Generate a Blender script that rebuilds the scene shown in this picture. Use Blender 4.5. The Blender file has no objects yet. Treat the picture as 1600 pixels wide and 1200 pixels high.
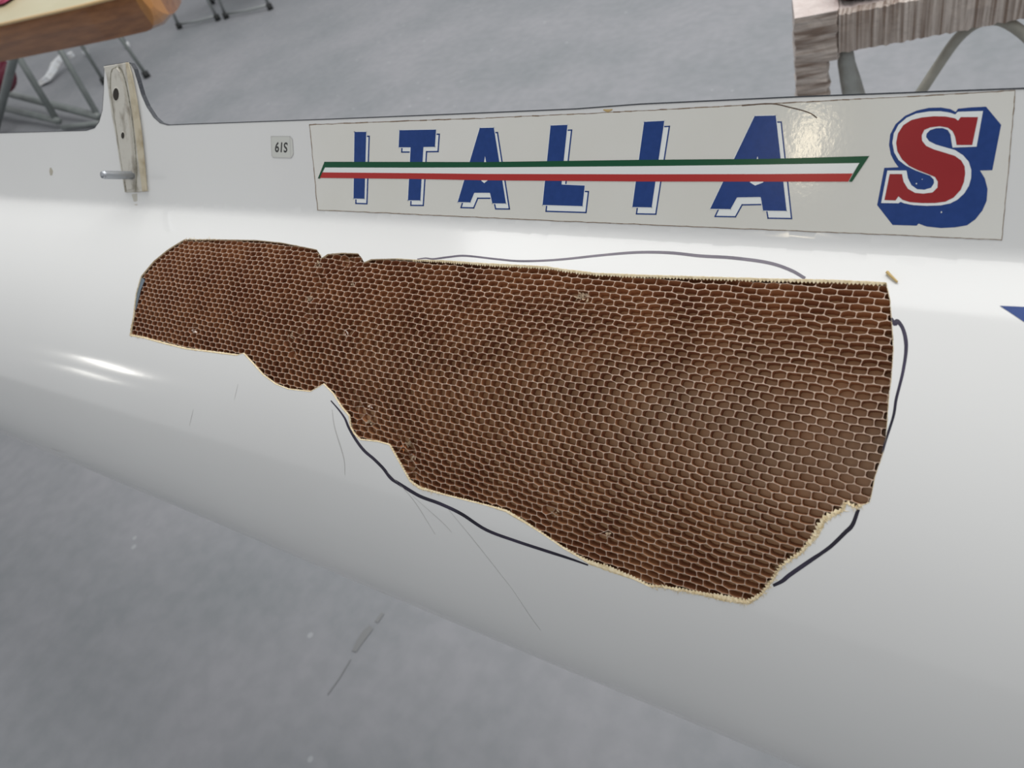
import bpy, math, random
import numpy as np
from mathutils import Matrix, Vector
from mathutils.geometry import delaunay_2d_cdt, tessellate_polygon
random.seed(7)
RNG = np.random.RandomState(7)
SC = bpy.context.scene
COL = SC.collection

# ------------------------------------------------------------------ frames
# d: along the boat, s: down the side of the saxboard, n: out of the saxboard (all as seen in the camera frame)
d = np.array([-1950, -360, 1200.]); d /= np.linalg.norm(d)
s = np.array([256, 5431, 1200.]); s /= np.linalg.norm(s); s -= s.dot(d) * d; s /= np.linalg.norm(s)
n = np.cross(d, s)
if n[2] > 0: n = -n
g = np.array([.285, .687, .669]); g -= g.dot(d) * d; g /= np.linalg.norm(g)
XW, ZW = -d, -g
YW = np.cross(ZW, XW)
M = np.array([XW, YW, ZW])
HCAM = 1.2
CAM = np.array([0, 0, HCAM])
F = 1200.

def ray(px, py): return np.array([(px - 800) / F, (py - 600) / F, 1.])
def c2w(v): return M @ np.asarray(v, float) + CAM
def at(px, py, h):
    """point on the level h above the floor that the photograph shows at px, py"""
    r = ray(px, py)
    return c2w(r * ((HCAM - h) / r.dot(g)))
def atz(px, py, z): return c2w(ray(px, py) * z)

# ------------------------------------------------------------------ camera, world, light, exposure
cam = bpy.data.cameras.new('camera'); camo = bpy.data.objects.new('camera', cam); COL.objects.link(camo)
cam.sensor_width = 36; cam.lens = 27; cam.clip_start = .01; cam.clip_end = 200
R = Matrix(((M[0][0], -M[0][1], -M[0][2]), (M[1][0], -M[1][1], -M[1][2]), (M[2][0], -M[2][1], -M[2][2])))
camo.matrix_world = Matrix.Translation(Vector(CAM)) @ R.to_4x4()
cam.dof.use_dof = True; cam.dof.focus_distance = .44; cam.dof.aperture_fstop = 14
SC.camera = camo
SC.view_settings.view_transform = 'Standard'; SC.view_settings.look = 'None'
SC.view_settings.exposure = 0; SC.view_settings.gamma = 1; SC.view_settings.use_curve_mapping = False
W = bpy.data.worlds.new('hall'); SC.world = W; W.use_nodes = True
W.node_tree.nodes['Background'].inputs[0].default_value = (.965, .98, 1, 1)
W.node_tree.nodes['Background'].inputs[1].default_value = .575
def area(name, loc, target, sx, sy, power, color=(1, 1, 1)):
    l = bpy.data.lights.new(name, 'AREA'); l.shape = 'RECTANGLE'; l.size = sx; l.size_y = sy; l.energy = power; l.color = color
    o = bpy.data.objects.new(name, l); COL.objects.link(o); o.location = loc
    o.rotation_euler = (Vector(target) - Vector(loc)).to_track_quat('-Z', 'Y').to_euler()
    return o
area('skylight_lamp', (0.2, 2.7, 4.6), (0, .35, .8), 7.5, 4, 275, (1, .985, .96))
area('tube_lamp', (-.97, -2.85, 3.36), (-.09, .33, 1.0), .05, .28, 1.8, (1, .86, .62))
area('window_lamp', (-6.9, -3.4, 2.45), (-.58, .19, .9), .42, .06, 4.5, (1, .97, .9))
area('window_lamp', (-7.0, -3.5, 1.85), (-.64, .18, .89), .36, .05, 1.3, (1, .97, .9))

# ------------------------------------------------------------------ materials
def mat(name, color, rough=.5, metal=0, spec=.5, noise=None, bump=None, coat=0, emit=None):
    """noise = (scale, colour2, low, high[, stretch]); bump = (scale, strength, distance)"""
    m = bpy.data.materials.new(name); m.use_nodes = True
    nt = m.node_tree; b = nt.nodes['Principled BSDF']
    b.inputs['Base Color'].default_value = (*color, 1); b.inputs['Roughness'].default_value = rough
    b.inputs['Metallic'].default_value = metal; b.inputs['Specular IOR Level'].default_value = spec
    b.inputs['Coat Weight'].default_value = coat
    tc = nt.nodes.new('ShaderNodeTexCoord')
    def coords(st):
        mp = nt.nodes.new('ShaderNodeMapping'); mp.inputs['Scale'].default_value = st
        nt.links.new(tc.outputs['Object'], mp.inputs[0]); return mp.outputs[0]
    if noise:
        nz = nt.nodes.new('ShaderNodeTexNoise'); nz.inputs['Scale'].default_value = noise[0]; nz.inputs['Detail'].default_value = 6
        nt.links.new(coords(noise[4] if len(noise) > 4 else (1, 1, 1)), nz.inputs['Vector'])
        rp = nt.nodes.new('ShaderNodeValToRGB')
        rp.color_ramp.elements[0].position = noise[2]; rp.color_ramp.elements[1].position = noise[3]
        rp.color_ramp.elements[0].color = (*color, 1); rp.color_ramp.elements[1].color = (*noise[1], 1)
        nt.links.new(nz.outputs['Fac'], rp.inputs[0]); nt.links.new(rp.outputs[0], b.inputs['Base Color'])
    if bump:
        nb = nt.nodes.new('ShaderNodeTexNoise'); nb.inputs['Scale'].default_value = bump[0]; nb.inputs['Detail'].default_value = 4
        nt.links.new(coords((1, 1, 1)), nb.inputs['Vector'])
        bp = nt.nodes.new('ShaderNodeBump'); bp.inputs['Strength'].default_value = bump[1]; bp.inputs['Distance'].default_value = bump[2]
        nt.links.new(nb.outputs['Fac'], bp.inputs['Height']); nt.links.new(bp.outputs[0], b.inputs['Normal'])
    return m
M_GEL = mat('white_gelcoat', (.745, .75, .74), .11, noise=(3, (.70, .70, .69), .35, .7), spec=.5, bump=(160, .04, .0004))
M_RIM = mat('dark_carbon_edge', (.035, .04, .05), .5, bump=(900, .5, .001))
M_IN = mat('inner_laminate', (.16, .16, .15), .6, noise=(60, (.24, .22, .18), .4, .6))
M_CREAM = mat('frayed_laminate', (.62, .50, .30), .8, noise=(500, (.78, .68, .48), .35, .65))
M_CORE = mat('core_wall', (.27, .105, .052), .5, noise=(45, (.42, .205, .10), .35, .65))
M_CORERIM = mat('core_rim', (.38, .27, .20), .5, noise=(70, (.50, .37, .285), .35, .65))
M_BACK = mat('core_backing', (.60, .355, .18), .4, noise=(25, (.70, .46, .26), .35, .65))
M_MARK = mat('marker_ink', (.016, .014, .026), .4, spec=.3, noise=(30, (.05, .042, .075), .45, .7))
M_STICK = mat('aged_vinyl', (.69, .68, .62), .09, noise=(9, (.735, .73, .69), .35, .65), bump=(420, .075, .0004))
M_STW = mat('vinyl_white', (.80, .83, .82), .2)
M_BLUE = mat('vinyl_blue', (.006, .040, .19), .22, spec=.3, noise=(300, (.010, .048, .22), .3, .7), bump=(900, .05, .0003))
M_RED = mat('vinyl_red', (.29, .013, .017), .22, spec=.3, noise=(20, (.34, .018, .022), .3, .7))
M_RED2 = mat('vinyl_stripe_red', (.44, .028, .026), .22, spec=.3)
M_GREEN = mat('vinyl_green', (.0, .075, .030), .22, spec=.3)
M_GRIME = mat('brown_grime', (.16, .10, .06), .8, noise=(300, (.32, .25, .18), .3, .7))
M_SCUFF = mat('grey_scuff', (.50, .495, .48), .6)
M_TAPE = mat('clear_label', (.60, .61, .57), .12)
M_INK = mat('label_ink', (.02, .02, .02), .5)
M_PLATE = mat('worn_plate', (.56, .54, .48), .5, noise=(110, (.24, .21, .165), .48, .74, (1, 1, .25)), bump=(300, .3, .0006))
M_PLATEB = mat('yellowed_edge', (.55, .49, .36), .5, noise=(90, (.34, .27, .16), .45, .75))
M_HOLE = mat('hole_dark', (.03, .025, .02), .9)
M_STEEL = mat('stud_steel', (.42, .44, .47), .38, metal=.85)

# ------------------------------------------------------------------ mesh helpers
def mesh(name, V, Fc, mats, parent=None, mi=None, smooth=False, normals=None, origin=None, **props):
    V = np.asarray(V, float).reshape(-1, 3)
    if parent is not None: org = np.array(parent['_o'])
    elif origin is not None: org = np.array(origin, float)
    else:
        org = V.mean(0).copy(); org[2] = V[:, 2].min()
    me = bpy.data.meshes.new(name); me.from_pydata((V - org).tolist(), [], [list(map(int, f)) for f in Fc])
    for m in (mats if isinstance(mats, (list, tuple)) else [mats]): me.materials.append(m)
    if mi is not None: me.polygons.foreach_set('material_index', list(mi))
    if smooth: me.polygons.foreach_set('use_smooth', [True] * len(me.polygons))
    me.update()
    if normals is not None: me.normals_split_custom_set_from_vertices([tuple(x) for x in normals])
    o = bpy.data.objects.new(name, me); COL.objects.link(o)
    if parent is not None:
        o.parent = parent; o['_o'] = list(org)
    else:
        o.location = org; o['_o'] = list(org)
    for k, v in props.items(): o[k] = v
    return o
def thing(name, loc, **props):
    o = bpy.data.objects.new(name, None); o.location = loc; COL.objects.link(o); o['_o'] = [float(a) for a in loc]
    o.empty_display_size = .05
    for k, v in props.items(): o[k] = v
    return o
def tube_data(pts, r, seg=10, r2=None, sq=1.0, caps=True):
    pts = [np.array(p, float) for p in pts]; V = []; Fc = []
    N = len(pts); up = np.array([0, 0, 1.])
    t0 = pts[1] - pts[0]; t0 /= np.linalg.norm(t0)
    if abs(t0.dot(up)) > .9: up = np.array([1., 0, 0])
    a = np.cross(t0, up); a /= np.linalg.norm(a)
    for i, p in enumerate(pts):
        t = pts[min(i + 1, N - 1)] - pts[max(i - 1, 0)]; t /= np.linalg.norm(t)
        a = a - a.dot(t) * t; a /= np.linalg.norm(a); b = np.cross(t, a)
        rr = r if r2 is None else r + (r2 - r) * i / (N - 1)
        for k in range(seg):
            th = 2 * math.pi * k / seg
            V.append(p + rr * (math.cos(th) * a + sq * math.sin(th) * b))
    for i in range(N - 1):
        for k in range(seg):
            k2 = (k + 1) % seg
            Fc.append((i * seg + k, i * seg + k2, (i + 1) * seg + k2, (i + 1) * seg + k))
    if caps:
        Fc.append(tuple(range(seg - 1, -1, -1))); Fc.append(tuple((N - 1) * seg + k for k in range(seg)))
    return V, Fc
def tube(name, pts, r, m, parent=None, seg=10, **k):
    kk = {a: k.pop(a) for a in ('r2', 'sq') if a in k}
    V, Fc = tube_data(pts, r, seg, **kk)
    return mesh(name, V, Fc, m, parent, smooth=True, **k)
def curve_pts(pts, nper=8):
    """Catmull-Rom through 2-D or 3-D points"""
    P = [np.array(p, float) for p in pts]; P = [2 * P[0] - P[1]] + P + [2 * P[-1] - P[-2]]; out = []
    for i in range(1, len(P) - 2):
        for k in range(nper):
            t = k / nper
            out.append(.5 * (2 * P[i] + (P[i + 1] - P[i - 1]) * t + (2 * P[i - 1] - 5 * P[i] + 4 * P[i + 1] - P[i + 2]) * t * t
                             + (3 * P[i] - P[i - 1] - 3 * P[i + 1] + P[i + 2]) * t ** 3))
    out.append(P[-2]); return out
def box_data(c, ax, half):
    V = []
    for sx in (-1, 1):
        for sy in (-1, 1):
            for sz in (-1, 1): V.append(np.array(c) + sx * half[0] * ax[0] + sy * half[1] * ax[1] + sz * half[2] * ax[2])
    return V, [(0, 1, 3, 2), (4, 6, 7, 5), (0, 4, 5, 1), (2, 3, 7, 6), (0, 2, 6, 4), (1, 5, 7, 3)]

# ------------------------------------------------------------------ hull section and surface
DU = .0005; U0 = -.12; UK = .17 + .17 * math.radians(80)
ku = [U0, .0028, .0105, .025, .045, .09, .13, .17, UK]; kb = [0, 0, 46, 42, 33, 22, 12, 0, -80]
UG = np.arange(U0, UK + DU / 2, DU); BG = np.radians(np.interp(UG, ku, kb))
i0 = int(round(-U0 / DU))
PG = -np.concatenate([[0], np.cumsum(np.sin(BG[1:]) * DU)]); SG = np.concatenate([[0], np.cumsum(np.cos(BG[1:]) * DU)])
PG += .388 - PG[i0]; SG += .0215 - SG[i0]
def sec(u):
    return np.interp(u, UG, PG), np.interp(u, UG, SG), np.interp(u, UG, BG)
iK = -1
PK, SK = PG[iK], SG[iK]
AX_A = np.array([-math.cos(math.radians(80)), math.sin(math.radians(80))])   # boat's own "down" in (p, s)
AX_B = np.array([-AX_A[1], AX_A[0]])
CC = np.array([PK, SK]) - .17 * AX_A
def kscale(t): return 1 - .053 * (np.asarray(t) - .25) / .6
def taper(t):
    t = np.asarray(t, float)
    a = np.clip((t - 1.2) / 2.2, 0, 1); b = np.clip((-.7 - t) / 3.0, 0, 1)
    return np.sqrt(np.clip(1 - a ** 2, .0009, 1)) * np.sqrt(np.clip(1 - b ** 2, .0009, 1))
def place(t, p, q):
    """t along the boat, (p, q) in the section -> world"""
    t = np.asarray(t, float); k = taper(t)
    q = .049 + (q - .049) * np.clip(kscale(t), .85, 1.1)
    p = CC[0] + (p - CC[0]) * k; q = CC[1] + (q - CC[1]) * (k * .65 + .35 * np.minimum(1, k * 2))
    v = -n[None, :] * np.atleast_1d(p)[:, None] + s[None, :] * np.atleast_1d(q)[:, None] + d[None, :] * np.atleast_1d(t)[:, None]
    return v @ M.T + CAM
def HS(t, u, dep=0., side=0):
    t = np.atleast_1d(np.asarray(t, float)); u = np.atleast_1d(np.asarray(u, float))
    p, q, b = sec(u)
    p = p + np.cos(b) * dep; q = q + np.sin(b) * dep
    if side:
        rel = np.stack([p - CC[0], q - CC[1]], -1); a = rel @ AX_A; bb = rel @ AX_B
        P = CC + a[:, None] * AX_A - bb[:, None] * AX_B; p, q = P[:, 0], P[:, 1]
    return place(t, p, q)
def HSN(t, u, side=0):
    e = 2e-3
    a = HS(np.asarray(t) + e, u, 0, side) - HS(np.asarray(t) - e, u, 0, side); b = HS(t, np.asarray(u) + e, 0, side) - HS(t, np.asarray(u) - e, 0, side)
    N = np.cross(a, b); N /= np.linalg.norm(N, axis=1)[:, None]
    ref = HS(t, u, 0, side) - HS(t, u, .01, side)
    N[(N * ref).sum(1) < 0] *= -1
    return N
def hit(px, py, umin=U0):
    """photograph point -> (t, u) on the outer hull surface"""
    r = ray(px, py); Z = PG / (-n.dot(r)); t = d.dot(r) * Z
    f = s.dot(r) * Z - (.049 + (SG - .049) * kscale(t))
    sg = np.where(f[:-1] * f[1:] <= 0)[0]
    if len(sg) == 0: i = int(np.argmin(abs(f))); return float(t[i]), float(UG[i])
    i = sg[0]; w = f[i] / (f[i] - f[i + 1]) if f[i] != f[i + 1] else 0
    return float(t[i] + w * (t[i + 1] - t[i])), float(UG[i] + w * DU)
def hits(poly): return [hit(*p) for p in poly]
def resample(P, step, closed=True):
    P = [np.array(p, float) for p in P]; out = []
    m = len(P) if closed else len(P) - 1
    for i in range(m):
        a, b = P[i], P[(i + 1) % len(P)]; k = max(1, int(round(np.linalg.norm(b - a) / step)))
        for j in range(k): out.append(a + (b - a) * j / k)
    if not closed: out.append(P[-1])
    return np.array(out)
def inpoly(P, x, y):
    x = np.asarray(x); y = np.asarray(y); c = np.zeros(x.shape, bool); m = len(P)
    for i in range(m):
        x1, y1 = P[i]; x2, y2 = P[(i + 1) % m]
        if y1 == y2: continue
        k = ((y1 > y) != (y2 > y)) & (x < (x2 - x1) * (y - y1) / (y2 - y1) + x1); c ^= k
    return c
def dpoly(P, x, y):
    x = np.asarray(x); y = np.asarray(y); D = np.full(x.shape, 1e9); m = len(P)
    for i in range(m):
        a = np.array(P[i]); b = np.array(P[(i + 1) % m]); ab = b - a; L = max(ab.dot(ab), 1e-12)
        k = np.clip(((x - a[0]) * ab[0] + (y - a[1]) * ab[1]) / L, 0, 1)
        D = np.minimum(D, np.hypot(x - a[0] - k * ab[0], y - a[1] - k * ab[1]))
    return D

HOLE_PX = [(288,374),(340,374),(400,375),(440,379),(470,385),(495,390),(499,396),(503,403),(512,397),(535,395),(560,396),(564,402),(569,410),(580,405),(620,404),(650,406),
 (690,407),(760,412),(820,415),(855,417),(880,421),(930,427),(1000,430),(1100,433),(1200,436),(1300,438),(1385,442),(1391,470),(1394,510),(1396,545),(1393,590),
 (1388,630),(1385,680),(1378,715),(1367,745),(1362,772),(1359,785),(1346,790),(1338,795),(1322,786),(1318,797),(1305,803),(1288,813),(1275,838),(1250,866),
 (1228,880),(1220,887),(1207,908),(1190,930),(1168,943),(1130,936),(1080,926),(1035,918),(1015,917),(990,905),(950,890),(920,880),(880,857),(845,833),(820,817),
 (790,799),(760,790),(700,775),(655,763),(640,752),(625,725),(608,695),(590,690),(562,687),(553,678),(547,667),(545,650),(533,636),(520,615),(505,600),(497,605),
 (485,612),(450,608),(430,600),(410,585),(395,568),(380,552),(370,555),(330,550),(290,545),(250,535),(225,528),(203,524),(208,495),(212,460),(220,432),(240,408),(262,390)]
HOLE = resample(hits(HOLE_PX), .0022)
HOLE += RNG.uniform(-.00022, .00022, HOLE.shape)

TOP_PX = [(0,208),(70,206),(135,204),(148,200),(155,190),(160,172),(162,145),(163,104),(168,102.5),(200,97.5),(204,99),(209,108),(214,124),(221,148),(229,166),(240,183),(250,192),(262,195.5),
 (300,194),(400,190.5),(500,187),(700,179),(900,170.5),(1000,163),(1250,151.5),(1450,144),(1600,138.5)]
top = [hit(*p) for p in TOP_PX]          # t falls from left to right
TL, TR = 1.18, -.4
TOPL = [(TL, top[0][1])] + top + [(TR, top[-1][1])]
UT_L, UT_R = top[0][1], top[-1][1]

# boat root
root = thing('racing_shell', tuple(HS(.25, UK, 0)[0]), label='white composite racing shell tilted on its side, with a torn patch baring brown honeycomb', category='boat')

# --- near side: constrained triangulation with the hole
outer = [np.array(p) for p in resample(TOPL, .012, closed=False)]
edge = [(TR, u) for u in np.linspace(UT_R, UK, 46)[1:]] + [(t, UK) for t in np.linspace(TR, TL, 100)[1:]] + [(TL, u) for u in np.linspace(UK, UT_L, 46)[1:-1]]
outer = np.array([tuple(p) for p in outer] + edge)
gt = np.arange(TR + .01, TL - .005, .012)
gu = np.concatenate([np.arange(-.11, -.004, .01), np.arange(-.003, .016, .0015), np.arange(.015, UK - .003, .006)])
GT, GU = np.meshgrid(gt, gu); GT = GT.ravel() + RNG.uniform(-.001, .001, GT.size); GU = GU.ravel()
ok = inpoly(outer, GT, GU) & (dpoly(outer, GT, GU) > .003) & (dpoly(HOLE[::3], GT, GU) > .0025)
inner = np.stack([GT[ok], GU[ok]], -1)
pts = np.concatenate([outer, HOLE, inner]); no, nh = len(outer), len(HOLE)
edges = [(i, (i + 1) % no) for i in range(no)] + [(no + i, no + (i + 1) % nh) for i in range(nh)]
res = delaunay_2d_cdt([Vector(p) for p in pts], edges, [], 0, 1e-7)
P2 = np.array([tuple(v) for v in res[0]]); T3 = np.array([f for f in res[2] if len(f) == 3])
cen = P2[T3].mean(1)
inside = inpoly(outer, cen[:, 0], cen[:, 1]); inh = inpoly(HOLE, cen[:, 0], cen[:, 1])
def grid_part(t0, t1, nt, u0a, u0b, nu, dep, side, mats):
    tt = np.linspace(t0, t1, nt); V = []; 
    w = np.linspace(0, 1, nu)
    TT = np.repeat(tt, nu); UU = np.concatenate([(u0a + (u0b - u0a) * 0) + (UK - u0a) * w for _ in tt])
    Fc = [(i * nu + j, (i + 1) * nu + j, (i + 1) * nu + j + 1, i * nu + j + 1) for i in range(nt - 1) for j in range(nu - 1)]
    return TT, UU, Fc
def join(parts):
    V, Fc, N = [], [], []; o = 0
    for v, f, nn in parts:
        V.append(v); N.append(nn); Fc += [tuple(i + o for i in q) for q in f]; o += len(v)
    return np.concatenate(V), Fc, np.concatenate(N)
def fixw(V, Fc, N):
    out = []
    for f in Fc:
        a, b, c = V[f[0]], V[f[1]], V[f[2]]
        out.append(tuple(f) if np.cross(b - a, c - a).dot(N[f[0]]) >= 0 else tuple(f)[::-1])
    return out
def skin_parts(dep, faces):
    P = [(HS(P2[:, 0], P2[:, 1], dep(P2[:, 1]) if callable(dep) else dep), [tuple(f) for f in T3[faces]], HSN(P2[:, 0], P2[:, 1]))]
    return P
def thk(u): return np.interp(u, [-.02, .03], [.0035, .0085])
segs = [(TL, 3.36, 44, UT_L), (-3.6, TR, 44, UT_R)]
ps = skin_parts(0., inside & ~inh)
for (a, b, nt, ut) in segs:
    TT, UU, Fc = grid_part(a, b, nt, ut, ut, 90, 0, 0, None); ps.append((HS(TT, UU), Fc, HSN(TT, UU)))
for (a, b, nt, ut) in [(TL, 3.36, 44, UT_L), (TR, TL, 60, -.058), (-3.6, TR, 44, UT_R)]:
    TT, UU, Fc = grid_part(a, b, nt, ut, ut, 60, 0, 1, None); ps.append((HS(TT, UU, 0, 1), Fc, HSN(TT, UU, 1)))
V, Fc, N = join(ps); Fc = fixw(V, Fc, N)
used = sorted({i for f in Fc for i in f}); mp = {a: b for b, a in enumerate(used)}
mesh('hull_skin', V[used], [[mp[i] for i in f] for f in Fc], M_GEL, root, smooth=True, normals=N[used])
ps = [(HS(P2[:, 0], P2[:, 1], thk(P2[:, 1])), [tuple(f) for f in T3[inside]], -HSN(P2[:, 0], P2[:, 1]))]
for (a, b, nt, ut) in segs:
    TT, UU, Fc = grid_part(a, b, nt, ut, ut, 40, 0, 0, None); ps.append((HS(TT, UU, thk(UU)), Fc, -HSN(TT, UU)))
for (a, b, nt, ut) in [(TL, 3.36, 44, UT_L), (TR, TL, 40, -.058), (-3.6, TR, 44, UT_R)]:
    TT, UU, Fc = grid_part(a, b, nt, ut, ut, 40, 0, 1, None); ps.append((HS(TT, UU, thk(UU), 1), Fc, -HSN(TT, UU, 1)))
V, Fc, N = join(ps); Fc = fixw(V, Fc, N)
used = sorted({i for f in Fc for i in f}); mp = {a: b for b, a in enumerate(used)}
mesh('inner_skin', V[used], [[mp[i] for i in f] for f in Fc], M_IN, root, smooth=True, normals=N[used])
# gunwale edge
def rim(line, side=0):
    L = np.array(line); a = HS(L[:, 0], L[:, 1] - .0004, -.0002, side); b = HS(L[:, 0], L[:, 1] - .0004, .0037, side)
    c = HS(L[:, 0], L[:, 1] + .0002, -.0002, side); m = len(L)
    V = np.concatenate([a, b, c]); Fc = []
    for i in range(m - 1): Fc += [(i, i + 1, m + i + 1, m + i), (i, 2 * m + i, 2 * m + i + 1, i + 1)]
    return V, Fc
nearline = [(t, UT_L) for t in np.linspace(3.36, TL, 40)] + [tuple(p) for p in resample(TOPL, .006, closed=False)] + [(t, UT_R) for t in np.linspace(TR, -3.6, 40)]
farline = [(t, UT_L) for t in np.linspace(3.36, TL, 40)] + [(t, -.058) for t in np.linspace(TL, TR, 30)] + [(t, UT_R) for t in np.linspace(TR, -3.6, 40)]
V, Fc = rim(nearline); mesh('gunwale_edge', V, Fc, M_RIM, root, label='dark carbon edge along the top of the hull side')
V, Fc = rim(farline, 1); mesh('gunwale_edge', V, Fc, M_RIM, root)

# --- core backing, one face deeper than the honeycomb
dep_back = .0060
Vb = HS(P2[:, 0], P2[:, 1], dep_back); near = dpoly(HOLE[::2], cen[:, 0], cen[:, 1]) < .012
fb = T3[inside & (inh | near)]; used = sorted(set(fb.ravel())); mp = {a: b for b, a in enumerate(used)}
Nb = HSN(P2[used, 0], P2[used, 1])
fl = fixw(Vb[used], [[mp[i] for i in f] for f in fb], Nb)
mesh('core_backing', Vb[used], fl, M_BACK, root, smooth=True, normals=Nb)

# --- honeycomb core
CW, CH = .0064, .00357; TOPD = .0011
hm = HOLE
t_lo, t_hi = hm[:, 0].min() - .01, hm[:, 0].max() + .01; u_lo, u_hi = hm[:, 1].min() - .008, hm[:, 1].max() + .008
dam = [(hit(630, 700), .007), (hit(640, 725), .006), (hit(575, 655), .006), (hit(490, 470), .004), (hit(500, 430), .004), (hit(485, 500), .004), (hit(465, 520), .004), (hit(905, 462), .003),
       (hit(450, 535), .003), (hit(540, 405), .007), (hit(857, 800), .004), (hit(940, 838), .004), (hit(545, 515), .003), (hit(497, 450), .004), (hit(478, 490), .004), (hit(455, 550), .003), (hit(645, 745), .005), (hit(560, 640), .005), (hit(310, 490), .003), (hit(360, 487), .003), (hit(410, 487), .003), (hit(300, 517), .003)]
hx = {}
def hv(i, j, k, r0, c0):
    """shared lattice vertex with its own small displacement"""
    key = (round(r0 / CW * 2), round(c0 / CH * 20))
    if key not in hx:
        a = .00022 * math.sin(c0 * 410 + r0 * 130) + .0003 * math.sin(r0 * 75 + 1.3) + random.gauss(0, .00012)
        b = .00025 * math.sin(r0 * 190 + c0 * 60) + random.gauss(0, .00015); dz = abs(random.gauss(0, .00012))
        for (q, rad) in dam:
            D = math.hypot(r0 - q[0], c0 - q[1])
            if D < rad * 1.5:
                w = 1 - D / (rad * 1.5); a += random.gauss(0, .0012) * w; b += random.gauss(0, .0009) * w; dz += random.uniform(0, .003) * w
        hx[key] = (r0 + a, c0 + b, dz)
    return hx[key]
rows = int((u_hi - u_lo) / CH); colsN = int((t_hi - t_lo) / CW)
CA, CB = CH * .435, CH * .565
cells = []
for j in range(rows):
    for i in range(colsN):
        ct = t_lo + (i + (.5 if j % 2 else 0)) * CW; cu = u_lo + j * CH; cells.append((ct, cu, i, j))
ca = np.array([(c[0], c[1]) for c in cells]); keep = inpoly(hm, ca[:, 0], ca[:, 1]) | (dpoly(hm[::2], ca[:, 0], ca[:, 1]) < .0055)
TUD = []; Fc = []; MI = []
for ok_, (ct, cu, i, j) in zip(keep, cells):
    if not ok_: continue
    C = [hv(i, j, k, ct + a * CW / 2, cu + b) for k, (a, b) in enumerate([(-1, -CA), (0, -CB), (1, -CA), (1, CA), (0, CB), (-1, CA)])]
    O = np.array([(c[0], c[1]) for c in C]); mid = O.mean(0); inn = []
    th = .00017
    for k in range(6):
        p0, p1, p2 = O[k - 1], O[k], O[(k + 1) % 6]
        e1 = (p0 - p1) / max(np.linalg.norm(p0 - p1), 1e-6); e2 = (p2 - p1) / max(np.linalg.norm(p2 - p1), 1e-6)
        n1 = np.array([-e1[1], e1[0]]); n1 = n1 if n1.dot(mid - p1) > 0 else -n1
        n2 = np.array([-e2[1], e2[0]]); n2 = n2 if n2.dot(mid - p1) > 0 else -n2
        bis = n1 + n2; bis /= max(np.linalg.norm(bis), .2); q = p1 + bis * th * 1.15
        rc = .00055 if k in (0, 2, 3, 5) else .0004
        inn += [q + e1 * rc, q + e2 * rc]
    o = len(TUD)
    for k in range(6): TUD.append((O[k][0], O[k][1], TOPD + C[k][2]))
    for k in range(12): TUD.append((inn[k][0], inn[k][1], TOPD + C[k // 2][2] + .00003))
    for k in range(12): TUD.append((inn[k][0], inn[k][1], dep_back - .0001))
    for k in range(6):
        k2 = (k + 1) % 6
        Fc.append((o + k, o + 6 + 2 * k + 1, o + 6 + 2 * k)); MI.append(0)
        Fc.append((o + k, o + k2, o + 6 + 2 * k2, o + 6 + 2 * k + 1)); MI.append(0)
    for k in range(12):
        k2 = (k + 1) % 12
        Fc.append((o + 6 + k, o + 6 + k2, o + 18 + k2, o + 18 + k)); MI.append(1)
A = np.array(TUD)
mesh('honeycomb_core', HS(A[:, 0], A[:, 1], A[:, 2]), Fc, [M_CORERIM, M_CORE], root, mi=MI, kind='stuff', label='brown honeycomb core with open six-sided cells')

# --- torn edge of the skin: cut face and frayed teeth
HP = [np.array(p) for p in HOLE_PX]; HT = [np.array(h) for h in hits(HOLE_PX)]
EB, EPX = [], []
for i in range(len(HP)):
    a, b = HT[i], HT[(i + 1) % len(HP)]; k = max(1, int(round(np.linalg.norm(b - a) / .00085)))
    for j in range(k): EB.append(a + (b - a) * j / k); EPX.append((HP[i] + (HP[(i + 1) % len(HP)] - HP[i]) * j / k, i))
EB = np.array(EB); mE = len(EB)
cE = HOLE.mean(0); tang = np.roll(EB, -2, 0) - np.roll(EB, 2, 0); tang /= np.linalg.norm(tang, axis=1)[:, None]
nrm = np.stack([-tang[:, 1], tang[:, 0]], -1)
probe = inpoly(EB, EB[:, 0] + nrm[:, 0] * .001, EB[:, 1] + nrm[:, 1] * .001); nrm[~probe] *= -1
def fray(ix, px):
    x, y = px
    if ix < 14: return .00005, .0001
    if ix < 26: return (.0002 + .0003 * min(1, (x - 640) / 120), .0011) if x > 645 else (.0002, .0003)
    if ix < 37: return .00012, .0002
    if ix < 50: return .0008, .0012
    if ix < 57: return .0008, .0011
    if ix < 66: return .0004, .0005
    if ix < 82: return .0003, .0003
    if ix < 87: return .0006, .0004
    return .00005, .0001
V = []; Fc = []
for i in range(mE):
    b0, tl = fray(EPX[i][1], EPX[i][0]); top_edge = EPX[i][1] < 26
    jag = (tl if i % 2 else 0) * random.uniform(.6, 1.2); b0 *= random.uniform(.7, 1.3) * ((.2 + .85 * abs(math.sin(i * .045) + .5 * math.sin(i * .13 + 1))) if 37 <= EPX[i][1] < 66 else 1)
    p = EB[i]; w = b0 + jag
    V += [(*(p - nrm[i] * b0 * .8), -.00006), (*p, -.00012), (*(p + nrm[i] * w), .0002 + .0004 * (i % 2)), (*(p + nrm[i] * w * .8), .0011)]
for i in range(mE):
    j = (i + 1) % mE
    for k in range(3): Fc.append((4 * i + k, 4 * j + k, 4 * j + k + 1, 4 * i + k + 1))
A = np.array(V); mesh('frayed_edge', HS(A[:, 0], A[:, 1], A[:, 2]), Fc, M_CREAM, root, kind='stuff', label='cream frayed laminate edge round the torn patch')
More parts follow.
